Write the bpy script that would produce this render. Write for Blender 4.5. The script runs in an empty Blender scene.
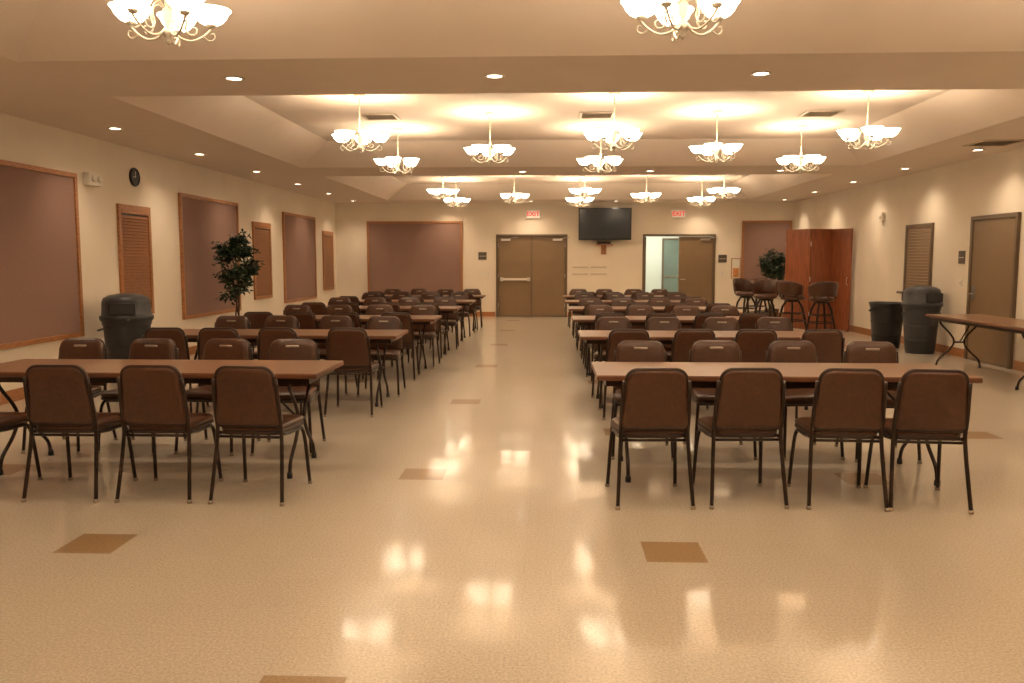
import bpy, bmesh, math, random
from mathutils import Vector, Matrix
random.seed(7)
scene = bpy.context.scene
COL = scene.collection
scene.view_settings.view_transform = 'Standard'
scene.view_settings.look = 'None'
scene.view_settings.exposure = 0.2

# ------------------------------------------------------------ dimensions
XL, XR = -5.70, 6.45
YB, YF = -1.60, 22.50
ZS = 3.03      # soffit height
ZT = 3.38      # tray height

# ------------------------------------------------------------ materials
def nodes_of(m):
    m.use_nodes = True
    return m.node_tree.nodes, m.node_tree.links

def mat(name, col, rough=0.5, metal=0.0, noise=0.0, nscale=20.0, bump=0.0, spec=0.5, stretch=None, coat=0.0, emit=None, estr=0.0):
    m = bpy.data.materials.new(name)
    N, L = nodes_of(m)
    b = N['Principled BSDF']
    b.inputs['Base Color'].default_value = (*col, 1)
    b.inputs['Roughness'].default_value = rough
    b.inputs['Metallic'].default_value = metal
    b.inputs['Specular IOR Level'].default_value = spec
    b.inputs['Coat Weight'].default_value = coat
    if emit:
        b.inputs['Emission Color'].default_value = (*emit, 1)
        b.inputs['Emission Strength'].default_value = estr
    if noise > 0 or bump > 0:
        tc = N.new('ShaderNodeTexCoord')
        mp = N.new('ShaderNodeMapping')
        if stretch: mp.inputs['Scale'].default_value = stretch
        nz = N.new('ShaderNodeTexNoise')
        nz.inputs['Scale'].default_value = nscale
        nz.inputs['Detail'].default_value = 5
        L.new(tc.outputs['Object'], mp.inputs['Vector'])
        L.new(mp.outputs['Vector'], nz.inputs['Vector'])
        if noise > 0:
            r = N.new('ShaderNodeValToRGB')
            r.color_ramp.elements[0].position = 0.3
            r.color_ramp.elements[1].position = 0.7
            r.color_ramp.elements[0].color = (*[c*(1-noise) for c in col], 1)
            r.color_ramp.elements[1].color = (*[min(1, c*(1+noise)) for c in col], 1)
            L.new(nz.outputs['Fac'], r.inputs['Fac'])
            L.new(r.outputs['Color'], b.inputs['Base Color'])
        if bump > 0:
            bp = N.new('ShaderNodeBump')
            bp.inputs['Strength'].default_value = bump
            bp.inputs['Distance'].default_value = 0.01
            L.new(nz.outputs['Fac'], bp.inputs['Height'])
            L.new(bp.outputs['Normal'], b.inputs['Normal'])
    return m

M = {}
M['wall'] = mat('wall_paint', (0.79, 0.70, 0.57), 0.6, noise=0.03, nscale=2, bump=0.05)
M['ceil'] = mat('ceiling_paint', (0.78, 0.68, 0.595), 0.8, noise=0.02, nscale=3, bump=0.05)
M['oak'] = mat('oak_trim', (0.38, 0.16, 0.06), 0.35, noise=0.3, nscale=12, stretch=(1, 1, 8))
M['cherry'] = mat('cherry_wood', (0.27, 0.08, 0.03), 0.35, noise=0.3, nscale=6, stretch=(6, 6, 0.6))
M['fabric'] = mat('tack_fabric', (0.29, 0.18, 0.143), 0.9, noise=0.08, nscale=120, bump=0.3, spec=0.1)
M['door'] = mat('door_paint', (0.22, 0.142, 0.074), 0.4, noise=0.03, nscale=5)
M['frame'] = mat('door_frame_paint', (0.15, 0.10, 0.06), 0.4, noise=0.03, nscale=5)
M['steel'] = mat('brushed_steel', (0.65, 0.62, 0.58), 0.3, 1.0, noise=0.05, nscale=50)
M['vinyl'] = mat('brown_vinyl', (0.070, 0.0245, 0.0095), 0.36, noise=0.18, nscale=35, bump=0.15, coat=0.1)
M['vinyl2'] = mat('brown_vinyl_edge', (0.030, 0.012, 0.006), 0.4, noise=0.1, nscale=35)
M['tube'] = mat('brown_tube_metal', (0.030, 0.016, 0.010), 0.3, 0.4, noise=0.1, nscale=30)
M['glide'] = mat('chair_glide', (0.38, 0.31, 0.24), 0.4, 0.6, noise=0.05)
M['ttop'] = mat('table_laminate', (0.25, 0.133, 0.073), 0.28, noise=0.16, nscale=5, stretch=(1, 14, 1), coat=0.15)
M['tedge'] = mat('table_edge', (0.14, 0.052, 0.024), 0.35, noise=0.1, nscale=8)
M['black'] = mat('black_plastic', (0.012, 0.012, 0.013), 0.35, noise=0.1, nscale=20)
M['screen'] = mat('tv_screen', (0.006, 0.006, 0.007), 0.2, noise=0.05, nscale=2)
M['binG'] = mat('grey_bin_plastic', (0.036, 0.038, 0.043), 0.45, noise=0.1, nscale=15, bump=0.1)
M['binB'] = mat('black_bin_plastic', (0.010, 0.010, 0.012), 0.4, noise=0.1, nscale=15)
M['white'] = mat('white_plastic', (0.78, 0.72, 0.62), 0.4, noise=0.02)
M['blind'] = mat('wood_blind', (0.32, 0.14, 0.062), 0.4, noise=0.2, nscale=10, stretch=(1, 1, 10))
M['shutter'] = mat('roll_shutter', (0.30, 0.20, 0.12), 0.4, noise=0.04)
M['leaf'] = mat('ficus_leaf', (0.012, 0.032, 0.010), 0.45, noise=0.4, nscale=6)
M['bark'] = mat('bark', (0.10, 0.055, 0.03), 0.8, noise=0.3, nscale=25, bump=0.4)
M['pot'] = mat('basket_pot', (0.16, 0.09, 0.045), 0.7, noise=0.3, nscale=40, bump=0.5)
M['soil'] = mat('soil', (0.04, 0.025, 0.015), 0.9, noise=0.4, nscale=40, bump=0.6)
M['cream'] = mat('chandelier_metal', (0.50, 0.43, 0.34), 0.4, 0.1, noise=0.08, nscale=30)
M['shade'] = mat('alabaster_glass_shade', (0.9, 0.8, 0.62), 0.4, noise=0.05, nscale=12, emit=(1.0, 0.82, 0.58), estr=9.5)
M['lamp'] = mat('downlight_lens', (0.9, 0.8, 0.6), 0.4, emit=(1.0, 0.84, 0.62), estr=14.0)
M['red'] = mat('exit_red', (0.7, 0.03, 0.02), 0.4, emit=(1.0, 0.05, 0.03), estr=0.45)
M['exitface'] = mat('exit_face', (0.8, 0.75, 0.68), 0.4, emit=(1.0, 0.8, 0.65), estr=0.15)
M['sign'] = mat('sign_plate', (0.10, 0.075, 0.055), 0.4, noise=0.05)
M['vent'] = mat('vent_dark', (0.13, 0.10, 0.07), 0.6, noise=0.1)
M['ventf'] = mat('vent_frame', (0.55, 0.45, 0.34), 0.5, noise=0.02)
M['poster_o'] = mat('poster_orange', (0.6, 0.25, 0.08), 0.6, noise=0.3, nscale=12)
M['paper'] = mat('paper', (0.75, 0.7, 0.6), 0.7, noise=0.02)
M['vest'] = mat('vestibule_paint', (0.76, 0.75, 0.68), 0.6, noise=0.02)
M['teal'] = mat('glass_teal', (0.20, 0.235, 0.20), 0.15, noise=0.1, nscale=2)

def floor_material():
    m = bpy.data.materials.new('vinyl_tile_floor')
    N, L = nodes_of(m)
    b = N['Principled BSDF']
    tc = N.new('ShaderNodeTexCoord')
    def mth(op, a, bb=None, c=None):
        n = N.new('ShaderNodeMath'); n.operation = op
        for i, v in enumerate((a, bb, c)):
            if v is None: continue
            if isinstance(v, (int, float)): n.inputs[i].default_value = v
            else: L.new(v, n.inputs[i])
        return n.outputs[0]
    sp = N.new('ShaderNodeSeparateXYZ'); L.new(tc.outputs['Object'], sp.inputs[0])
    T = 0.305
    x = mth('DIVIDE', mth('SUBTRACT', sp.outputs[0], 0.5), T)
    y = mth('DIVIDE', mth('SUBTRACT', sp.outputs[1], 4.10), T)
    ix = mth('FLOOR', x); iy = mth('FLOOR', y)
    mx = mth('FLOORED_MODULO', ix, 10.0); my = mth('FLOORED_MODULO', iy, 10.0)
    a1 = mth('MULTIPLY', mth('COMPARE', mx, 0.0, 0.3), mth('COMPARE', my, 0.0, 0.3))
    a2 = mth('MULTIPLY', mth('COMPARE', mx, 5.0, 0.3), mth('COMPARE', my, 5.0, 0.3))
    acc = mth('ADD', a1, a2)
    fx = mth('FRACT', x); fy = mth('FRACT', y)
    sx = mth('LESS_THAN', fx, 0.010); sy = mth('LESS_THAN', fy, 0.010)
    seam = mth('MAXIMUM', sx, sy)
    cv = N.new('ShaderNodeCombineXYZ'); L.new(ix, cv.inputs[0]); L.new(iy, cv.inputs[1])
    wn = N.new('ShaderNodeTexWhiteNoise'); wn.noise_dimensions = '3D'; L.new(cv.outputs[0], wn.inputs['Vector'])
    nz = N.new('ShaderNodeTexNoise'); nz.inputs['Scale'].default_value = 85; nz.inputs['Detail'].default_value = 6
    nz.inputs['Roughness'].default_value = 0.7
    L.new(tc.outputs['Object'], nz.inputs['Vector'])
    def ramp(f, c0, c1, p0=0.35, p1=0.65):
        r = N.new('ShaderNodeValToRGB'); L.new(f, r.inputs[0])
        r.color_ramp.elements[0].position = p0; r.color_ramp.elements[1].position = p1
        r.color_ramp.elements[0].color = (*c0, 1); r.color_ramp.elements[1].color = (*c1, 1)
        return r.outputs[0]
    base = ramp(nz.outputs['Fac'], (0.40, 0.345, 0.265), (0.67, 0.59, 0.475))
    accc = ramp(nz.outputs['Fac'], (0.26, 0.165, 0.08), (0.42, 0.28, 0.15))
    def mix(f, a, bb):
        n = N.new('ShaderNodeMix'); n.data_type = 'RGBA'
        if isinstance(f, float): n.inputs[0].default_value = f
        else: L.new(f, n.inputs[0])
        for s, v in ((6, a), (7, bb)):
            if isinstance(v, tuple): n.inputs[s].default_value = (*v, 1)
            else: L.new(v, n.inputs[s])
        return n.outputs[2]
    tone = mth('MULTIPLY_ADD', wn.outputs['Value'], 0.03, 0.97)
    c = mix(acc, base, accc)
    vm = N.new('ShaderNodeVectorMath'); vm.operation = 'SCALE'
    L.new(c, vm.inputs[0]); L.new(tone, vm.inputs['Scale'])
    sf = mth('MULTIPLY', seam, 0.18)
    c = mix(sf, vm.outputs[0], (0.25, 0.18, 0.11))
    L.new(c, b.inputs['Base Color'])
    # slight per tile tilt so reflections break up
    s1 = N.new('ShaderNodeVectorMath'); s1.operation = 'SUBTRACT'
    L.new(wn.outputs['Color'], s1.inputs[0]); s1.inputs[1].default_value = (0.5, 0.5, 0.5)
    s2 = N.new('ShaderNodeVectorMath'); s2.operation = 'MULTIPLY'
    L.new(s1.outputs[0], s2.inputs[0]); s2.inputs[1].default_value = (0.009, 0.009, 0)
    n2 = N.new('ShaderNodeTexNoise'); n2.inputs['Scale'].default_value = 6.0; n2.inputs['Detail'].default_value = 2
    L.new(tc.outputs['Object'], n2.inputs['Vector'])
    bp = N.new('ShaderNodeBump'); bp.inputs['Strength'].default_value = 0.045; bp.inputs['Distance'].default_value = 0.01
    L.new(n2.outputs['Fac'], bp.inputs['Height'])
    s3 = N.new('ShaderNodeVectorMath'); s3.operation = 'ADD'
    L.new(bp.outputs['Normal'], s3.inputs[0]); L.new(s2.outputs[0], s3.inputs[1])
    s4 = N.new('ShaderNodeVectorMath'); s4.operation = 'NORMALIZE'; L.new(s3.outputs[0], s4.inputs[0])
    L.new(s4.outputs[0], b.inputs['Normal'])
    b.inputs['Roughness'].default_value = 0.3
    b.inputs['Specular IOR Level'].default_value = 0.25
    b.inputs['Coat Weight'].default_value = 0.62
    b.inputs['Coat Roughness'].default_value = 0.09
    b.inputs['Coat IOR'].default_value = 1.5
    L.new(s4.outputs[0], b.inputs['Coat Normal'])
    return m
M['floor'] = floor_material()

# ------------------------------------------------------------ mesh builder
class MB:
    def __init__(s):
        s.bm = bmesh.new(); s.mats = []
    def mi(s, k):
        if k not in s.mats: s.mats.append(k)
        return s.mats.index(k)
    def quad(s, pts, k, smooth=False):
        vs = [s.bm.verts.new(p) for p in pts]
        f = s.bm.faces.new(vs); f.material_index = s.mi(k); f.smooth = smooth
        return f
    def box(s, x0, x1, y0, y1, z0, z1, k, bev=0.0, mtx=None):
        x0, x1 = min(x0, x1), max(x0, x1); y0, y1 = min(y0, y1), max(y0, y1); z0, z1 = min(z0, z1), max(z0, z1)
        P = [(x0,y0,z0),(x1,y0,z0),(x1,y1,z0),(x0,y1,z0),(x0,y0,z1),(x1,y0,z1),(x1,y1,z1),(x0,y1,z1)]
        vs = [s.bm.verts.new(p) for p in P]
        fs = []
        for q in ((0,3,2,1),(4,5,6,7),(0,1,5,4),(1,2,6,5),(2,3,7,6),(3,0,4,7)):
            f = s.bm.faces.new([vs[i] for i in q]); f.material_index = s.mi(k); fs.append(f)
        if bev > 0:
            es = list({e for f in fs for e in f.edges})
            r = bmesh.ops.bevel(s.bm, geom=es, offset=bev, segments=2, affect='EDGES', profile=0.6)
            vs = list({v for f in r['faces'] for v in f.verts} | {v for v in vs if v.is_valid})
            for f in r['faces']: f.material_index = s.mi(k)
        if mtx is not None:
            for v in vs: v.co = mtx @ v.co
        return vs
    def tube(s, pts, r, k, n=8, cap=True, mtx=None, smooth_path=0):
        pts = [Vector(p) for p in pts]
        if smooth_path:
            out = []
            P = [pts[0]] + pts + [pts[-1]]
            for i in range(1, len(P)-2):
                for j in range(smooth_path):
                    t = j/smooth_path
                    a, b, c, d = P[i-1], P[i], P[i+1], P[i+2]
                    out.append(0.5*((2*b)+(-a+c)*t+(2*a-5*b+4*c-d)*t*t+(-a+3*b-3*c+d)*t*t*t))
            out.append(pts[-1])
            if isinstance(r, (list, tuple)):
                r = [r[min(len(r)-1, int(i/smooth_path))] for i in range(len(out))]
            pts = out
        rings = []
        prev = None
        for i, p in enumerate(pts):
            if i == 0: t = pts[1]-pts[0]
            elif i == len(pts)-1: t = pts[-1]-pts[-2]
            else: t = (pts[i+1]-pts[i]).normalized()+(pts[i]-pts[i-1]).normalized()
            t.normalize()
            if prev is None:
                u = t.cross(Vector((0, 0, 1)))
                if u.length < 0.05: u = t.cross(Vector((1, 0, 0)))
            else:
                u = prev - t*prev.dot(t)
            u.normalize(); prev = u
            w = t.cross(u)
            rr = r[min(i, len(r)-1)] if isinstance(r, (list, tuple)) else r
            ring = []
            for j in range(n):
                a = 2*math.pi*j/n
                q = p + (u*math.cos(a)+w*math.sin(a))*rr
                if mtx is not None: q = mtx @ q
                ring.append(s.bm.verts.new(q))
            rings.append(ring)
        k = s.mi(k)
        for i in range(len(rings)-1):
            for j in range(n):
                f = s.bm.faces.new([rings[i][j], rings[i][(j+1)%n], rings[i+1][(j+1)%n], rings[i+1][j]])
                f.material_index = k; f.smooth = True
        if cap:
            for ring in (rings[0][::-1], rings[-1]):
                f = s.bm.faces.new(ring); f.material_index = k
    def lathe(s, prof, k, c=(0, 0, 0), n=20, mtx=None, sx=1, sy=1):
        k = s.mi(k); rings = []
        c = Vector(c)
        for r, z in prof:
            if r < 1e-5:
                q = c + Vector((0, 0, z))
                if mtx is not None: q = mtx @ q
                rings.append([s.bm.verts.new(q)])
            else:
                ring = []
                for j in range(n):
                    a = 2*math.pi*j/n
                    q = c + Vector((r*math.cos(a)*sx, r*math.sin(a)*sy, z))
                    if mtx is not None: q = mtx @ q
                    ring.append(s.bm.verts.new(q))
                rings.append(ring)
        for A, B in zip(rings, rings[1:]):
            for j in range(n):
                j2 = (j+1) % n
                if len(A) == 1 and len(B) == 1: continue
                if len(A) == 1: vs = [A[0], B[j2], B[j]]
                elif len(B) == 1: vs = [A[j], A[j2], B[0]]
                else: vs = [A[j], A[j2], B[j2], B[j]]
                f = s.bm.faces.new(vs); f.material_index = k; f.smooth = True
    def pad(s, outline, levels, k, mtx):
        """outline: 2D pts (local x,y); levels: (inset, z)"""
        n = len(outline)
        cx = sum(p[0] for p in outline)/n; cy = sum(p[1] for p in outline)/n
        hx = max(abs(p[0]-cx) for p in outline); hy = max(abs(p[1]-cy) for p in outline)
        k = s.mi(k); rings = []
        for ins, z in levels:
            rings.append([s.bm.verts.new(mtx @ Vector((cx+(p[0]-cx)*(1-ins/hx), cy+(p[1]-cy)*(1-ins/hy), z))) for p in outline])
        for A, B in zip(rings, rings[1:]):
            for j in range(n):
                f = s.bm.faces.new([A[j], A[(j+1)%n], B[(j+1)%n], B[j]]); f.material_index = k; f.smooth = True
        for R in (rings[0][::-1], rings[-1]):
            f = s.bm.faces.new(R); f.material_index = k; f.smooth = True
    def text(s, body, size, k, mtx, depth=0.004):
        cu = bpy.data.curves.new('txt', 'FONT'); cu.body = body; cu.size = size
        cu.align_x = 'CENTER'; cu.align_y = 'CENTER'; cu.extrude = depth; cu.offset = size*0.02
        ob = bpy.data.objects.new('txt', cu); COL.objects.link(ob)
        bpy.context.view_layer.update()
        me = bpy.data.meshes.new_from_object(ob.evaluated_get(bpy.context.evaluated_depsgraph_get()))
        me.transform(mtx)
        n0 = len(s.bm.faces)
        s.bm.from_mesh(me)
        s.bm.faces.ensure_lookup_table()
        for f in s.bm.faces[n0:]: f.material_index = s.mi(k)
        bpy.data.objects.remove(ob); bpy.data.curves.remove(cu); bpy.data.meshes.remove(me)
    def mesh(s, name):
        bmesh.ops.recalc_face_normals(s.bm, faces=s.bm.faces)
        me = bpy.data.meshes.new(name); s.bm.to_mesh(me); s.bm.free()
        for k in s.mats: me.materials.append(M[k])
        return me
    def obj(s, name, loc=None, rz=0.0):
        if loc is None:
            if name in ('floor', 'ceiling'): loc = (0, 0, 0)
            else:
                xs = [v.co for v in s.bm.verts]
                c = Vector(((min(v.x for v in xs)+max(v.x for v in xs))/2, (min(v.y for v in xs)+max(v.y for v in xs))/2, (min(v.z for v in xs)+max(v.z for v in xs))/2))
                for v in s.bm.verts: v.co -= c
                loc = c
        return place(s.mesh(name), name, loc, rz)

def place(me, name, loc=(0, 0, 0), rz=0.0):
    o = bpy.data.objects.new(name, me); o.location = loc; o.rotation_euler = (0, 0, rz)
    COL.objects.link(o); return o

def rrect(w0, w1, h, r0, r1, seg=5):
    """rounded trapezoid; w0 bottom width, w1 top width, y from 0..h"""
    pts = []
    for cx, cy, r, a0 in ((w0/2-r0, r0, r0, -90), (w1/2-r1, h-r1, r1, 0), (-w1/2+r1, h-r1, r1, 90), (-w0/2+r0, r0, r0, 180)):
        for i in range(seg+1):
            a = math.radians(a0+90*i/seg)
            pts.append((cx+r*math.cos(a), cy+r*math.sin(a)))
    return pts

# ------------------------------------------------------------ room shell
b = MB(); b.box(XL-0.2, XR+0.2, YB-0.2, 25.3, -0.15, 0, 'floor'); b.obj('floor')
b = MB(); b.box(XL-0.2, XL, YB, YF+0.2, 0, 3.6, 'wall'); b.obj('wall_left')
b = MB(); b.box(XR, XR+0.2, YB, YF+0.2, 0, 3.6, 'wall'); b.obj('wall_right')
b = MB(); b.box(XL-0.2, XR+0.2, YB-0.2, YB, 0, 3.6, 'wall'); b.obj('wall_front')
b = MB()
D1 = (-1.39, 0.51); D2 = (2.50, 4.41); DH = 2.19
b.box(XL, D1[0], YF, YF+0.2, 0, 3.6, 'wall'); b.box(D1[1], D2[0], YF, YF+0.2, 0, 3.6, 'wall')
b.box(D2[1], XR, YF, YF+0.2, 0, 3.6, 'wall')
b.box(D1[0], D1[1], YF, YF+0.2, DH, 3.6, 'wall'); b.box(D2[0], D2[1], YF, YF+0.2, DH, 3.6, 'wall')
b.obj('wall_back')

# ceiling with three coffered trays
TX0, TX1 = -4.10, 5.05
trays = [(0.35, 6.50), (7.90, 14.0), (15.4, 21.5)]
b = MB()
def plane(x0, x1, y0, y1, z): b.quad([(x0,y0,z),(x0,y1,z),(x1,y1,z),(x1,y0,z)], 'ceil')
plane(XL, TX0, YB, YF, ZS); plane(TX1, XR, YB, YF, ZS)
ys = [YB] + [v for t in trays for v in t] + [YF]
for i in range(0, len(ys), 2): plane(TX0, TX1, ys[i], ys[i+1], ZS)
I = 0.60
for y0, y1 in trays:
    ix0, ix1, iy0, iy1 = TX0+I, TX1-I, y0+I, y1-I
    plane(ix0, ix1, iy0, iy1, ZT)
    b.quad([(TX0,y0,ZS),(TX0,y1,ZS),(ix0,iy1,ZT),(ix0,iy0,ZT)], 'ceil')
    b.quad([(TX1,y0,ZS),(TX1,y1,ZS),(ix1,iy1,ZT),(ix1,iy0,ZT)], 'ceil')
    b.quad([(TX0,y0,ZS),(TX1,y0,ZS),(ix1,iy0,ZT),(ix0,iy0,ZT)], 'ceil')
    b.quad([(TX0,y1,ZS),(TX1,y1,ZS),(ix1,iy1,ZT),(ix0,iy1,ZT)], 'ceil')
plane(XL, XR, YB, YF, 3.6)
b.obj('ceiling')

# baseboards
def baseb(name, segs):
    b = MB()
    for (x0, x1, y0, y1) in segs:
        b.box(x0, x1, y0, y1, 0, 0.13, 'oak', 0.004)
    b.obj(name)
baseb('baseboard_left', [(XL, XL+0.018, YB, YF)])
baseb('baseboard_right', [(XR-0.018, XR, YB, 11.82), (XR-0.018, XR, 13.18, YF)])
baseb('baseboard_back', [(XL+0.02, D1[0]-0.02, YF-0.018, YF), (D1[1]+0.02, D2[0]-0.02, YF-0.018, YF), (D2[1]+0.02, XR-0.02, YF-0.018, YF)])

# tack panels
def panel_x(x, y0, y1, z0, z1, sgn):
    b = MB(); f = 0.055
    b.box(x, x+sgn*0.025, y0+f, y1-f, z0+f, z1-f, 'fabric')
    for (a0, a1, c0, c1) in ((y0, y1, z0, z0+f), (y0, y1, z1-f, z1), (y0, y0+f, z0+f, z1-f), (y1-f, y1, z0+f, z1-f)):
        b.box(x, x+sgn*0.045, a0, a1, c0, c1, 'oak', 0.004)
    b.obj('fabric_tack_panel')
def panel_y(y, x0, x1, z0, z1):
    b = MB(); f = 0.055
    b.box(x0+f, x1-f, y-0.025, y, z0+f, z1-f, 'fabric')
    for (a0, a1, c0, c1) in ((x0, x1, z0, z0+f), (x0, x1, z1-f, z1), (x0, x0+f, z0+f, z1-f), (x1-f, x1, z0+f, z1-f)):
        b.box(a0, a1, y-0.045, y, c0, c1, 'oak', 0.004)
    b.obj('fabric_tack_panel')
for y0, y1 in ((7.5, 10.0), (12.85, 15.28), (17.93, 20.4), (2.4, 4.9)):
    panel_x(XL, y0, y1, 0.58, 2.54, 1)
panel_y(YF, -4.85, -2.28, 0.60, 2.54)
panel_y(YF, 5.09, 6.38, 0.60, 2.54)

# windows with wooden blinds
wi = 1
for y0, y1 in ((10.97, 11.87), (16.07, 17.10), (21.12, 22.12), (5.6, 6.6)):
    b = MB(); f = 0.07; z0, z1 = 0.74, 2.25
    for (a0, a1, c0, c1) in ((y0, y1, z0, z0+f), (y0, y1, z1-f, z1), (y0, y0+f, z0+f, z1-f), (y1-f, y1, z0+f, z1-f)):
        b.box(XL, XL+0.035, a0, a1, c0, c1, 'oak', 0.005)
    b.box(XL, XL+0.006, y0+f, y1-f, z0+f, z1-f, 'black')
    b.box(XL+0.008, XL+0.04, y0+f, y1-f, z1-f-0.05, z1-f, 'blind', 0.004)
    z = z0+f+0.03
    while z < z1-f-0.07:
        mt = Matrix.Translation((XL+0.022, 0, z)) @ Matrix.Rotation(math.radians(62), 4, 'Y')
        b.box(-0.022, 0.022, y0+f+0.01, y1-f-0.01, -0.0015, 0.0015, 'blind', mtx=mt)
        z += 0.043
    b.obj('window_%d' % wi); wi += 1

# serving shutter window on right wall
b = MB(); y0, y1, z0, z1 = 14.45, 15.5, 0.95, 2.13; f = 0.06
for (a0, a1, c0, c1) in ((y0, y1, z1-f, z1), (y0, y0+f, z0, z1-f), (y1-f, y1, z0, z1-f)):
    b.box(XR-0.04, XR, a0, a1, c0, c1, 'frame', 0.004)
b.box(XR-0.14, XR, y0-0.03, y1+0.03, z0-0.04, z0, 'frame', 0.005)
z = z0
while z < z1-f-0.01:
    b.box(XR-0.025, XR, y0+f, y1-f, z+0.004, z+0.05, 'shutter', 0.006); z += 0.052
b.obj('window_%d' % wi)

# doors
def leaf(b, x0, x1, y, bar=False, closer=True, handle=True, swing_left=True):
    b.box(x0, x1, y, y+0.045, 0.012, DH-0.065, 'door', 0.003)
    if bar:
        b.box(x0+0.05, x1-0.03, y-0.06, y-0.025, 0.97, 1.03, 'white', 0.006)
        b.box(x0+0.05, x0+0.13, y-0.065, y, 0.95, 1.05, 'steel', 0.006)
        b.box(x1-0.12, x1-0.03, y-0.065, y, 0.95, 1.05, 'steel', 0.006)
    if closer:
        xc = x0+0.08 if swing_left else x1-0.33
        b.box(xc, xc+0.25, y-0.05, y, DH-0.17, DH-0.115, 'steel', 0.006)
        b.tube([(xc+0.2, y-0.03, DH-0.12), (xc+0.33, y-0.10, DH-0.09), (xc+0.45, y-0.02, DH-0.075)], 0.008, 'steel', 6)
def jamb(b, x0, x1, y):
    b.box(x0, x0+0.055, y-0.03, y+0.12, 0, DH, 'frame', 0.003)
    b.box(x1-0.055, x1, y-0.03, y+0.12, 0, DH, 'frame', 0.003)
    b.box(x0+0.055, x1-0.055, y-0.03, y+0.12, DH-0.055, DH, 'frame', 0.003)
b = MB(); jamb(b, *D1, YF)
mid = (D1[0]+D1[1])/2
leaf(b, D1[0]+0.06, mid-0.003, YF+0.03, bar=True)
leaf(b, mid+0.003, D1[1]-0.06, YF+0.03, closer=True, swing_left=False)
for zz in (0.3, 1.1, 1.9):
    for xx in (D1[0]+0.058, D1[1]-0.058):
        b.tube([(xx, YF+0.022, zz-0.05), (xx, YF+0.022, zz+0.05)], 0.01, 'steel', 8)
b.box(mid-0.02, mid+0.02, YF+0.015, YF+0.03, 0.012, DH-0.065, 'frame')
b.obj('door_1')
b = MB(); jamb(b, *D2, YF)
mid = (D2[0]+D2[1])/2
leaf(b, mid+0.003, D2[1]-0.06, YF+0.03, closer=True, swing_left=False)
b.box(D2[0]+0.06, D2[0]+0.105, YF+0.13, YF+1.0, 0.012, DH-0.065, 'door', 0.003)
b.tube([(mid+0.05, YF+0.0, 1.0), (mid+0.05, YF-0.05, 1.0), (mid+0.17, YF-0.05, 1.0)], 0.011, 'steel', 8)
b.obj('door_2')
# right wall door
b = MB(); y0, y1 = 11.86, 13.14
b.box(XR-0.05, XR, y0, y0+0.06, 0, DH-0.03, 'frame', 0.003); b.box(XR-0.05, XR, y1-0.06, y1, 0, DH-0.03, 'frame', 0.003)
b.box(XR-0.05, XR, y0+0.06, y1-0.06, DH-0.09, DH-0.03, 'frame', 0.003)
b.box(XR-0.03, XR, y0+0.065, y1-0.065, 0.012, DH-0.095, 'door', 0.003)
b.tube([(XR-0.03, y1-0.15, 1.0), (XR-0.08, y1-0.15, 1.0), (XR-0.08, y1-0.28, 1.0)], 0.011, 'steel', 8)
b.box(XR-0.035, XR-0.03, y1-0.2, y1-0.1, 0.9, 1.1, 'steel')
b.obj('door_3')

# vestibule beyond the open door
b = MB()
b.box(2.1, 2.2, YF+0.2, 25.2, 0, 2.7, 'vest'); b.box(4.75, 4.85, YF+0.2, 25.2, 0, 2.7, 'vest')
b.box(2.1, 4.85, 25.2, 25.3, 0, 2.7, 'vest'); b.box(2.1, 4.85, YF+0.2, 25.3, 2.7, 2.8, 'vest')
b.obj('wall_vestibule')
b = MB()
for x0, x1 in ((3.42, 4.3),):
    b.box(x0-0.05, x0, 25.13, 25.2, 0, 2.15, 'frame'); b.box(x1, x1+0.05, 25.13, 25.2, 0, 2.15, 'frame')
    b.box(x0, x1, 25.13, 25.2, 2.1, 2.15, 'frame')
    b.box(x0, x1, 25.15, 25.19, 0.01, 2.1, 'teal')
    b.box(x0, x1, 25.14, 25.15, 0.01, 0.25, 'steel'); b.box(x0, x1, 25.13, 25.15, 1.0, 1.05, 'steel')
b.obj('door_4')
b = MB(); b.box(2.9, 3.5, 23.4, 24.4, 2.66, 2.70, 'white', 0.005)
o = b.obj('ceiling_light_panel')
l = bpy.data.lights.new('panel_glow', 'AREA'); l.energy = 42; l.color = (0.95, 1.0, 0.84); l.size = 0.6
lo = bpy.data.objects.new('panel_glow', l); COL.objects.link(lo); lo.parent = o; lo.location = (0, 0, -0.04)

# ------------------------------------------------------------ wall fixtures
def exit_sign(x, z):
    b = MB(); w, h = 0.37, 0.22
    b.box(x-w/2, x+w/2, YF-0.06, YF, z-h/2, z+h/2, 'white', 0.006)
    b.box(x-w/2+0.015, x+w/2-0.015, YF-0.063, YF-0.06, z-h/2+0.015, z+h/2-0.015, 'exitface')
    mt = Matrix.Translation((x, YF-0.066, z)) @ Matrix.Rotation(math.radians(90), 4, 'X')
    b.text('EXIT', 0.165, 'red', mt, 0.003)
    b.obj('exit_sign')
exit_sign(-0.40, 2.72); exit_sign(3.42, 2.72)

# TV
b = MB()
x0, x1, z0, z1 = 0.79, 2.16, 2.03, 2.86
b.box(x0, x1, 22.12, 22.17, z0, z1, 'black', 0.008)
b.box(x0+0.03, x1-0.03, 22.115, 22.12, z0+0.045, z1-0.03, 'screen')
b.box(1.25, 1.72, 22.17, 22.21, 2.25, 2.65, 'black', 0.004)
b.tube([(1.48, 22.2, 2.45), (1.35, 22.33, 2.45), (1.48, 22.46, 2.45)], 0.025, 'black', 8)
b.box(1.36, 1.60, 22.46, YF, 2.28, 2.62, 'black', 0.004)
b.obj('wall_mounted_television')
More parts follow.
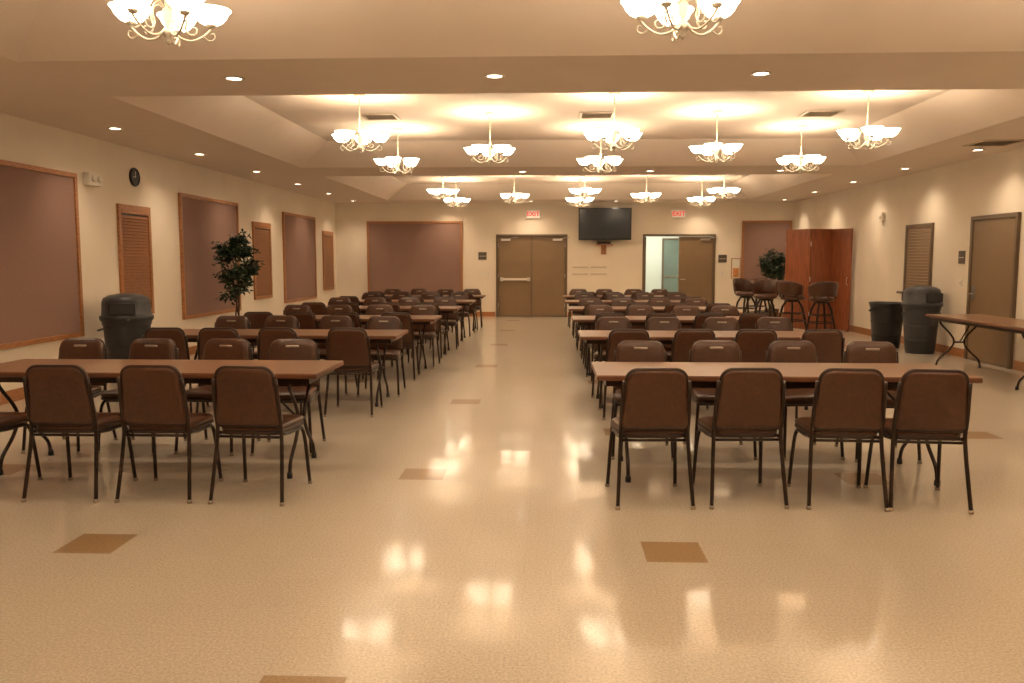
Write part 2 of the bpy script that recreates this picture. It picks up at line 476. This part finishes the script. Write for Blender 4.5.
# small wooden shelf with bracket under the television
b = MB()
b.box(1.24, 1.70, YF-0.22, YF, 1.90, 1.93, 'oak', 0.004)
b.box(1.30, 1.64, YF-0.18, YF-0.02, 1.93, 1.985, 'black', 0.004)
b.box(1.40, 1.54, YF-0.03, YF, 1.66, 1.90, 'oak', 0.004)
b.tube([(1.47, YF-0.03, 1.70), (1.47, YF-0.10, 1.78), (1.47, YF-0.17, 1.90)], 0.014, 'oak', 8, smooth_path=3)
b.obj('wall_shelf_with_media_box')
# peg rails
for xc in (0.86, 1.34):
    b = MB()
    for zz in (1.12, 1.30):
        b.box(xc-0.21, xc+0.21, YF-0.02, YF, zz, zz+0.04, 'ventf', 0.004)
        for i in range(5):
            b.tube([(xc-0.17+i*0.085, YF-0.02, zz+0.02), (xc-0.17+i*0.085, YF-0.05, zz+0.028)], 0.007, 'steel', 6)
    b.obj('coat_peg_rail')
# sign plates
def plate(x, y, z, name='room_sign', wall='b', k='sign', w=0.22, h=0.2):
    b = MB()
    if wall == 'b':
        b.box(x-w/2, x+w/2, YF-0.012, YF, z-h/2, z+h/2, k, 0.003)
        b.box(x-w/2+0.02, x+w/2-0.02, YF-0.014, YF-0.012, z-0.01, z+0.0, 'paper')
    elif wall == 'r':
        b.box(XR-0.012, XR, y-w/2, y+w/2, z-h/2, z+h/2, k, 0.003)
        b.box(XR-0.014, XR-0.012, y-w/2+0.02, y+w/2-0.02, z-0.01, z, 'paper')
    b.obj(name)
plate(-1.75, 0, 1.62); plate(4.60, 0, 1.55)
plate(0, 13.45, 1.55, wall='r', w=0.2); plate(0, 11.55, 1.55, wall='r')
def switch(x, y, z, wall):
    b = MB()
    if wall == 'b':
        b.box(x-0.05, x+0.05, YF-0.01, YF, z-0.06, z+0.06, 'white', 0.003)
        b.box(x-0.012, x+0.012, YF-0.016, YF-0.01, z-0.02, z+0.02, 'ventf', 0.002)
    else:
        b.box(XR-0.01, XR, y-0.05, y+0.05, z-0.06, z+0.06, 'white', 0.003)
        b.box(XR-0.016, XR-0.01, y-0.012, y+0.012, z-0.02, z+0.02, 'ventf', 0.002)
    b.obj('light_switch')
switch(-1.60, 0, 1.15, 'b'); switch(0, 13.45, 1.15, 'r'); switch(4.6, 0, 1.15, 'b')
# fire strobe
b = MB(); b.box(XR-0.06, XR, 16.55, 16.70, 2.25, 2.42, 'white', 0.008); b.lathe([(0,-0.02),(0.04,-0.015),(0.045,0)], 'paper', n=12, mtx=Matrix.Translation((XR-0.06,16.62,2.34)) @ Matrix.Rotation(math.radians(90),4,'Y')); b.obj('wall_strobe')
# poster
b = MB(); b.box(4.83, 5.07, YF-0.02, YF, 1.02, 1.56, 'oak', 0.003); b.box(4.85, 5.05, YF-0.023, YF-0.02, 1.04, 1.54, 'paper')
b.box(4.87, 5.03, YF-0.026, YF-0.023, 1.06, 1.30, 'poster_o'); b.obj('framed_poster')
# emergency light
b = MB(); b.box(XL, XL+0.09, 10.20, 10.48, 2.42, 2.58, 'white', 0.012)
for yy in (10.27, 10.41):
    mt = Matrix.Translation((XL+0.085, yy, 2.50)) @ Matrix.Rotation(math.radians(80), 4, 'Y')
    b.lathe([(0, -0.01), (0.03, 0), (0.045, 0.03), (0.035, 0.035), (0, 0.03)], 'white', n=14, mtx=mt)
b.obj('emergency_light')
# clock
b = MB(); mt = Matrix.Translation((XL, 11.48, 2.64)) @ Matrix.Rotation(math.radians(90), 4, 'Y')
b.lathe([(0, 0), (0.125, 0), (0.13, 0.02), (0.12, 0.035), (0.104, 0.035), (0.102, 0.025), (0, 0.025)], 'black', n=32, mtx=mt)
b.lathe([(0, 0.026), (0.1, 0.026)], 'binG', n=32, mtx=mt)
b.box(XL+0.028, XL+0.031, 11.475, 11.485, 2.64, 2.72, 'paper'); b.box(XL+0.028, XL+0.031, 11.42, 11.48, 2.635, 2.645, 'paper')
b.obj('wall_clock')

# vents
def vent(x, y, z, s=0.5):
    b = MB(); f = 0.04
    for (a0, a1, c0, c1) in ((x-s/2, x+s/2, y-s/2, y-s/2+f), (x-s/2, x+s/2, y+s/2-f, y+s/2), (x-s/2, x-s/2+f, y-s/2+f, y+s/2-f), (x+s/2-f, x+s/2, y-s/2+f, y+s/2-f)):
        b.box(a0, a1, c0, c1, z-0.015, z, 'ventf', 0.003)
    b.box(x-s/2+f, x+s/2-f, y-s/2+f, y+s/2-f, z-0.003, z, 'vent')
    n = 7
    for i in range(n):
        yy = y-s/2+f+(i+0.5)*(s-2*f)/n
        mt = Matrix.Translation((x, yy, z-0.010)) @ Matrix.Rotation(math.radians(35), 4, 'X')
        b.box(-s/2+f, s/2-f, -0.013, 0.013, -0.001, 0.001, 'ventf', mtx=mt)
    b.obj('ceiling_vent')
for x in (-2.2, 0.62, 3.48): vent(x, 11.15, ZT, 0.46)
vent(5.8, 11.4, ZS, 0.55)
for x in (-2.2, 0.62, 3.48): vent(x, 18.7, ZT, 0.46)

# ------------------------------------------------------------ downlights
def dl_mesh():
    b = MB()
    b.lathe([(0.062, 0.0), (0.088, -0.002), (0.088, -0.008), (0.064, -0.010), (0.060, -0.004)], 'white', n=24)
    b.lathe([(0, -0.003), (0.060, -0.004)], 'lamp', n=24)
    return b.mesh('recessed_downlight')
dlm = dl_mesh()
spots = []
for y in (2.6, 4.95, 7.3, 9.74, 12.12, 14.5, 16.9, 19.3, 21.7):
    spots.append((-5.03, y)); spots.append((5.95, y))
for y in (7.15, 14.7, 22.0):
    for x in (-2.65, -0.45, 1.74, 3.95): spots.append((x, y))
for x in (-2.65, -0.45, 1.74, 3.95): spots.append((x, -0.4))
sl = bpy.data.lights.new('downlight_beam', 'SPOT'); sl.energy = 52; sl.color = (1.0, 0.785, 0.555)
sl.spot_size = math.radians(125); sl.spot_blend = 0.95; sl.shadow_soft_size = 0.05
for x, y in spots:
    o = place(dlm, 'recessed_downlight', (x, y, ZS))
    lo = bpy.data.objects.new('downlight_beam', sl); COL.objects.link(lo); lo.parent = o; lo.location = (0, 0, -0.02)

# ------------------------------------------------------------ chandeliers
R_ARM = 0.23
def chandelier_mesh():
    b = MB()
    # canopy, rod, column (z relative to ceiling)
    b.lathe([(0, 0), (0.065, 0), (0.06, -0.02), (0.03, -0.035), (0.008, -0.04)], 'cream', n=20)
    b.tube([(0, 0, -0.03), (0, 0, -0.40)], 0.0065, 'cream', 8)
    for zc in (-0.12, -0.2, -0.28):
        b.lathe([(0.006, -0.012), (0.013, 0), (0.006, 0.012)], 'cream', (0, 0, zc), 10)
    b.lathe([(0.006, 0.03), (0.02, 0.0), (0.014, -0.03), (0.024, -0.07), (0.030, -0.12), (0.015, -0.16), (0.02, -0.18), (0.038, -0.20), (0.034, -0.225), (0.015, -0.24), (0.018, -0.255), (0, -0.28)], 'cream', (0, 0, -0.385), 16)
    na = 5
    for i in range(na):
        a = 2*math.pi*i/na + math.pi/2
        mt = Matrix.Rotation(a, 4, 'Z')
        # main S arm
        b.tube([(0.02, 0, -0.575), (0.065, 0, -0.615), (0.125, 0, -0.625), (0.185, 0, -0.595), (R_ARM, 0, -0.55), (R_ARM+0.003, 0, -0.53)], 0.007, 'cream', 7, mtx=mt, smooth_path=4)
        # scroll curls
        b.tube([(0.02, 0, -0.46), (0.055, 0, -0.435), (0.09, 0, -0.455), (0.103, 0, -0.505), (0.09, 0, -0.555), (0.112, 0, -0.59), (0.145, 0, -0.585), (0.152, 0, -0.555), (0.13, 0, -0.55)], 0.005, 'cream', 6, mtx=mt, smooth_path=3)
        b.tube([(0.19, 0, -0.595), (0.22, 0, -0.615), (0.25, 0, -0.6), (0.247, 0, -0.572), (0.23, 0, -0.575)], 0.0042, 'cream', 6, mtx=mt, smooth_path=3)
        # holder cup
        b.lathe([(0, -0.542), (0.020, -0.540), (0.030, -0.525), (0.030, -0.515)], 'cream', (R_ARM, 0, 0), 14, mtx=mt)
        # bowl shade
        b.lathe([(0, -0.528), (0.033, -0.524), (0.064, -0.509), (0.088, -0.484), (0.102, -0.456), (0.115, -0.442), (0.117, -0.439),
                 (0.113, -0.439), (0.098, -0.454), (0.083, -0.482), (0.058, -0.503), (0, -0.513)], 'shade', (R_ARM, 0, 0), 24, mtx=mt)
    return b.mesh('chandelier')
chm = chandelier_mesh()
pl = bpy.data.lights.new('bulb', 'POINT'); pl.energy = 3.8; pl.color = (1.0, 0.78, 0.545); pl.shadow_soft_size = 0.03
for t in range(3):
    y0, y1 = trays[t]; ym = {0: 3.6, 1: 10.95, 2: 18.6}[t]
    pos = [(x, ym+dy) for x in (-2.16, 0.74, 3.55) for dy in (-1.23, 1.23)] + [(-0.75, ym), (2.13, ym)]
    for (x, y) in pos:
        rz = random.uniform(0, 1.2)
        o = place(chm, 'chandelier', (x, y, ZT), rz)
        for i in range(5):
            a = 2*math.pi*i/5 + math.pi/2
            lo = bpy.data.objects.new('bulb', pl); COL.objects.link(lo); lo.parent = o
            lo.location = (R_ARM*math.cos(a), R_ARM*math.sin(a), -0.465)

# ------------------------------------------------------------ chair
def chair_mesh():
    b = MB()
    # seat pad
    mt = Matrix.Translation((0, -0.20, 0.415))
    out = rrect(0.40, 0.44, 0.42, 0.05, 0.07)
    b.pad(out, [(0.02, 0), (0.0, 0.006), (0.0, 0.022), (0.004, 0.03)], 'vinyl2', mt)
    b.pad(out, [(0.006, 0.028), (0.0, 0.038), (0.004, 0.052), (0.02, 0.064), (0.07, 0.070)], 'vinyl', mt)
    # back: local x right, y up, z -> towards rear
    mt = Matrix.Translation((0, -0.205, 0.475)) @ Matrix.Rotation(math.radians(90+9), 4, 'X')
    out = rrect(0.425, 0.375, 0.385, 0.035, 0.075, 7)
    b.pad(out, [(0.05, -0.040), (0.016, -0.036), (0.003, -0.026), (0.0, -0.014), (0.004, -0.004)], 'vinyl', mt)
    b.pad(out, [(0.0, -0.006), (-0.005, -0.002), (-0.005, 0.006), (0.0, 0.010)], 'vinyl2', mt)
    b.pad(out, [(0.010, 0.008), (0.012, 0.014), (0.03, 0.018), (0.10, 0.020)], 'vinyl', mt)
    # hand grip on the upper front of back pad
    g = [(p[0], p[1]+0.315) for p in rrect(0.11, 0.11, 0.018, 0.0085, 0.0085, 4)]
    b.pad(g, [(0.0, -0.036), (0.0, -0.042), (0.003, -0.044)], 'glide', mt)
    for sx in (-1, 1):
        # rear leg + back upright
        b.tube([(sx*0.196, -0.262, 0.78), (sx*0.205, -0.225, 0.56), (sx*0.205, -0.205, 0.45), (sx*0.212, -0.225, 0.30), (sx*0.228, -0.285, 0.02)], 0.0125, 'tube', 8, smooth_path=3)
        # side rail and front leg
        b.tube([(sx*0.205, -0.205, 0.43), (sx*0.20, -0.05, 0.408), (sx*0.20, 0.12, 0.405), (sx*0.203, 0.175, 0.385), (sx*0.212, 0.20, 0.30), (sx*0.225, 0.235, 0.02)], 0.0125, 'tube', 8, smooth_path=3)
        b.lathe([(0, 0), (0.015, 0), (0.016, 0.015), (0.0135, 0.022), (0, 0.022)], 'glide', (sx*0.229, -0.289, 0), 10)
        b.lathe([(0, 0), (0.015, 0), (0.016, 0.015), (0.0135, 0.022), (0, 0.022)], 'glide', (sx*0.226, 0.238, 0), 10)
    b.tube([(-0.2, 0.13, 0.40), (0.2, 0.13, 0.40)], 0.009, 'tube', 8)
    b.tube([(-0.205, -0.19, 0.405), (0.205, -0.19, 0.405)], 0.009, 'tube', 8)
    return b.mesh('stacking_dining_chair')
chair = chair_mesh()

# ------------------------------------------------------------ folding table
def table_mesh(L=2.5, W=0.76, H=0.74):
    b = MB()
    b.box(-L/2, L/2, -W/2, W/2, H-0.006, H, 'ttop')
    b.box(-L/2-0.003, L/2+0.003, -W/2-0.003, W/2+0.003, H-0.036, H-0.0065, 'tedge', 0.006)
    # steel apron
    for y in (-W/2+0.04, W/2-0.05):
        b.box(-L/2+0.06, L/2-0.06, y, y+0.012, H-0.078, H-0.036, 'tube')
    for x in (-L/2+0.06, L/2-0.072):
        b.box(x, x+0.012, -W/2+0.04, W/2-0.04, H-0.078, H-0.036, 'tube')
    for sx in (-1, 1):
        xo = sx*(L/2-0.22)
        # wishbone legs
        for sy in (-1, 1):
            b.tube([(xo, sy*0.27, H-0.04), (xo, sy*0.26, H-0.12), (xo, sy*0.12, H-0.27), (xo, sy*0.07, H-0.38), (xo, sy*0.14, H-0.50), (xo, sy*0.27, 0.12), (xo, sy*0.30, 0.03)], 0.0135, 'tube', 8, smooth_path=4)
            b.lathe([(0, 0), (0.02, 0), (0.02, 0.03), (0.014, 0.045), (0, 0.045)], 'black', (xo, sy*0.303, 0), 10)
        b.tube([(xo, -0.31, H-0.055), (xo, 0.31, H-0.055)], 0.0125, 'tube', 8)
        b.tube([(xo, -0.075, H-0.38), (xo, 0.075, H-0.38)], 0.012, 'tube', 8)
        b.tube([(xo, 0, H-0.38), (xo-sx*0.06, 0, H-0.34), (xo-sx*0.34, 0, H-0.05)], 0.009, 'tube', 6)
    return b.mesh('folding_table')
tab = table_mesh()

rows = [5.93, 8.80, 11.25, 13.65, 15.95, 18.2]
lshift = [-0.18, -0.16, -0.10, -0.06, -0.02, 0.0]
LX, RX = -2.63, 1.56
for gi, gx0 in enumerate((LX, RX)):
    for ri, ry in enumerate(rows):
        gx = gx0 + (lshift[ri] if gi == 0 else 0.02)
        place(tab, 'folding_table', (gx, ry, 0))
        if ri == 0:
            near = [-0.90, -0.23, 0.36, 0.97] if gi == 0 else [-0.94, -0.37, 0.245, 0.735]
            far = [-1.06, -0.46, 0.14, 0.74] if gi == 0 else [-0.82, -0.24, 0.38, 0.98]
        else:
            near = [-0.93, -0.35, 0.25, 0.86] if gi == 0 else [-0.80, -0.23, 0.38, 0.96]
            far = [-0.90, -0.32, 0.30, 0.90] if gi == 0 else [-0.86, -0.26, 0.36, 0.95]
        j = 0.0 if ri == 0 else 1.0
        for ox in near:
            place(chair, 'stacking_dining_chair', (gx+ox+random.uniform(-.04, .04)*j, ry-0.63+random.uniform(-.03, .03), 0), math.radians(random.uniform(-5, 5)))
        for ox in far:
            place(chair, 'stacking_dining_chair', (gx+ox+random.uniform(-.03, .03), ry+0.58+random.uniform(-.03, .05), 0), math.pi+math.radians(random.uniform(-6, 6)))

# side table by the right wall
place(tab, 'folding_table', (5.76, 10.95, 0), math.pi/2)

# ------------------------------------------------------------ bins
def bin_obj(name, x, y, k, lid):
    b = MB(); H = 0.78
    prof = [(0, 0), (0.215, 0), (0.222, 0.03), (0.27, H-0.08), (0.285, H-0.075), (0.292, H-0.03), (0.302, H-0.02), (0.302, H), (0.285, H), (0.278, H-0.05), (0.225, 0.05), (0, 0.04)]
    b.lathe(prof, k, n=36)
    for z, r in ((0.22, 0.238), (0.45, 0.257)):
        b.lathe([(r-0.003, z-0.012), (r+0.005, z-0.006), (r+0.005, z+0.006), (r-0.001, z+0.012)], k, n=36)
    for s in (-1, 1):
        b.tube([(s*0.285, -0.06, H-0.13), (s*0.325, -0.05, H-0.14), (s*0.335, 0, H-0.145), (s*0.325, 0.05, H-0.14), (s*0.285, 0.06, H-0.13)], 0.012, k, 8, smooth_path=3)
    if lid:
        b.lathe([(0.305, H-0.015), (0.31, H-0.015), (0.315, H+0.03), (0.30, H+0.04), (0.288, H+0.05), (0.28, H+0.2), (0.262, H+0.255), (0.2, H+0.29), (0.1, H+0.31), (0, H+0.315)], k, n=36)
        for s in (-1, 1):
            b.box(-0.15, 0.15, s*0.272, s*0.292, H+0.06, H+0.20, 'black', 0.006)
            b.box(-0.135, 0.135, s*0.290, s*0.296, H+0.075, H+0.185, k, 0.003)
    return b.obj(name, (x, y, 0), 0.3)
bin_obj('trash_can_with_dome_lid', -5.25, 10.25, 'binG', True)
bin_obj('trash_can_with_dome_lid', 6.06, 13.9, 'binG', True)
bin_obj('open_trash_can', 5.87, 14.8, 'binB', False)

# ------------------------------------------------------------ plants
def ficus(name, x, y, top, low, rad, n, seed):
    b = MB()
    b.lathe([(0, 0), (0.13, 0), (0.15, 0.06), (0.175, 0.26), (0.185, 0.28), (0.172, 0.28), (0.16, 0.24), (0, 0.235)], 'pot', n=24)
    b.lathe([(0, 0.25), (0.16, 0.24)], 'soil', n=24)
    rnd = random.Random(seed)
    tips = []
    for k in range(3):
        a = k*2.1
        b.tube([(0.03*math.cos(a), 0.03*math.sin(a), 0.23), (0.03*math.cos(a+1.5), 0.03*math.sin(a+1.5), 0.6), (0.03*math.cos(a+3), 0.03*math.sin(a+3), 0.9), (0.06*math.cos(a+3.5), 0.06*math.sin(a+3.5), low+0.35)], 0.013, 'bark', 7)
    H = top-low
    for k in range(34):
        a = rnd.uniform(0, 2*math.pi); t = rnd.random()
        zb = low*0.92 + H*0.6*t
        rr = rad*(0.45+0.55*math.sin(math.pi*min(1, 0.15+t*0.85)))*rnd.uniform(0.6, 1.05)
        tip = Vector((rr*math.cos(a), rr*math.sin(a), min(top-0.04, zb+rnd.uniform(0.05, 0.42))))
        mid = Vector((tip.x*0.45, tip.y*0.45, zb+0.6*(tip.z-zb)))
        b.tube([(0.02*math.cos(a), 0.02*math.sin(a), zb), mid, tip], [0.006, 0.0045, 0.002], 'bark', 5)
        tips.append((Vector((0, 0, zb)), mid, tip))
    mi = b.mi('leaf')
    for i in range(n):
        p0, p1, p2 = rnd.choice(tips)
        t = rnd.uniform(0.3, 1.0)
        p = p1.lerp(p2, (t-0.3)/0.7) + Vector((rnd.gauss(0, 0.04), rnd.gauss(0, 0.04), rnd.gauss(0, 0.04)))
        if p.z > top: p.z = top
        l = rnd.uniform(0.06, 0.10); w = l*0.25
        d = Vector((rnd.gauss(0, 1)+p.x*2, rnd.gauss(0, 1)+p.y*2, rnd.uniform(-1.3, 0.4))).normalized()
        s = d.cross(Vector((rnd.gauss(0, 1), rnd.gauss(0, 1), 1))).normalized()
        nn = d.cross(s)
        vs = [b.bm.verts.new(q) for q in (p, p+d*l*0.35+s*w+nn*0.006, p+d*l, p+d*l*0.35-s*w+nn*0.006, p+d*l*0.45)]
        for tri in ((0, 1, 4), (1, 2, 4), (2, 3, 4), (3, 0, 4)):
            f = b.bm.faces.new([vs[j] for j in tri]); f.material_index = mi
    return b.obj(name, (x, y, 0))
ficus('potted_ficus_tree', -5.10, 13.6, 2.16, 0.90, 0.42, 2300, 5)
ficus('potted_ficus_tree', 5.66, 21.5, 1.90, 1.0, 0.36, 2200, 8)

# ------------------------------------------------------------ tall wooden folding door standing open from the right wall
b = MB()
P = [(6.36, 18.0), (6.10, 18.45), (5.60, 18.28), (5.24, 18.85)]
for i, ((ax, ay), (bx, by)) in enumerate(zip(P, P[1:])):
    L = math.hypot(bx-ax, by-ay); an = math.atan2(by-ay, bx-ax)
    mt = Matrix.Translation((ax, ay, 0)) @ Matrix.Rotation(an, 4, 'Z')
    b.box(0.004, L-0.004, -0.02, 0.02, 0.02, 2.17, 'cherry', 0.004, mtx=mt)
    for zz in (0.35, 1.1, 1.85):
        b.tube([mt @ Vector((L, 0.0, zz-0.05)), mt @ Vector((L, 0.0, zz+0.05))], 0.012, 'steel', 8)
    b.box(0.02, 0.07, -0.02, 0.02, 0, 0.02, 'black', mtx=mt)
    b.box(L-0.07, L-0.02, -0.02, 0.02, 0, 0.02, 'black', mtx=mt)
    if i == 0:
        b.tube([mt @ Vector((0.06, 0.02, 0.98)), mt @ Vector((0.06, 0.06, 1.0)), mt @ Vector((0.06, 0.06, 1.12)), mt @ Vector((0.06, 0.02, 1.14))], 0.007, 'steel', 8)
b.obj('folding_wooden_door_leaf')

# ------------------------------------------------------------ bar stools
def stool_mesh():
    b = MB()
    b.lathe([(0, 0.70), (0.21, 0.70), (0.235, 0.715), (0.24, 0.745), (0.23, 0.775), (0.18, 0.79), (0, 0.793)], 'vinyl', n=28)
    b.lathe([(0, 0.655), (0.12, 0.655), (0.15, 0.70), (0, 0.70)], 'tube', n=20)
    ni = 16
    prof = [(0.245, 0.80), (0.268, 0.795), (0.282, 0.82), (0.305, 1.05), (0.30, 1.085), (0.28, 1.095), (0.262, 1.07), (0.24, 0.83)]
    rings = []
    for i in range(ni+1):
        a = math.radians(-90-88+176*i/ni)
        dz = -0.10*abs(2*i/ni-1)**3
        rings.append([b.bm.verts.new((r*math.cos(a), r*math.sin(a), z+(dz if z > 0.95 else 0))) for r, z in prof])
    k = b.mi('vinyl')
    for A, B in zip(rings, rings[1:]):
        for j in range(len(prof)):
            f = b.bm.faces.new([A[j], A[(j+1) % len(prof)], B[(j+1) % len(prof)], B[j]]); f.material_index = k; f.smooth = True
    for R in (rings[0], rings[-1][::-1]):
        f = b.bm.faces.new(R); f.material_index = k
    for ad in (-90, -150, -30):
        c, s = math.cos(math.radians(ad)), math.sin(math.radians(ad))
        b.tube([(c*0.19, s*0.19, 0.71), (c*0.25, s*0.25, 0.76), (c*0.265, s*0.265, 0.85)], 0.014, 'tube', 8)
    for i in range(4):
        a = math.radians(45+90*i)
        b.tube([(0.12*math.cos(a), 0.12*math.sin(a), 0.67), (0.19*math.cos(a), 0.19*math.sin(a), 0.55), (0.31*math.cos(a), 0.31*math.sin(a), 0.0)], [0.02, 0.024, 0.018], 'tube', 8)
    for zz, rr in ((0.27, 0.258), (0.42, 0.222)):
        pts = [(rr*math.cos(t*math.pi/10), rr*math.sin(t*math.pi/10), zz) for t in range(21)]
        b.tube(pts, 0.011, 'tube', 6, cap=False)
    return b.mesh('upholstered_bar_stool')
st = stool_mesh()
for x, y, r in ((4.50, 19.3, 200), (4.62, 18.1, 150), (5.02, 17.5, -60), (5.42, 16.9, 10), (4.95, 20.2, 120)):
    place(st, 'upholstered_bar_stool', (x, y, 0), math.radians(r))

# ------------------------------------------------------------ world + camera
w = bpy.data.worlds.new('World'); scene.world = w; w.use_nodes = True
w.node_tree.nodes['Background'].inputs[0].default_value = (0.9, 0.6, 0.4, 1)
w.node_tree.nodes['Background'].inputs[1].default_value = 0.02

cd = bpy.data.cameras.new('camera'); cam = bpy.data.objects.new('camera', cd); COL.objects.link(cam)
cd.sensor_width = 36; cd.lens = 840/1024*36
cam.location = (0, 0, 1.5)
cam.rotation_euler = (math.radians(90-5.51), 0, math.radians(2.45))
scene.camera = cam
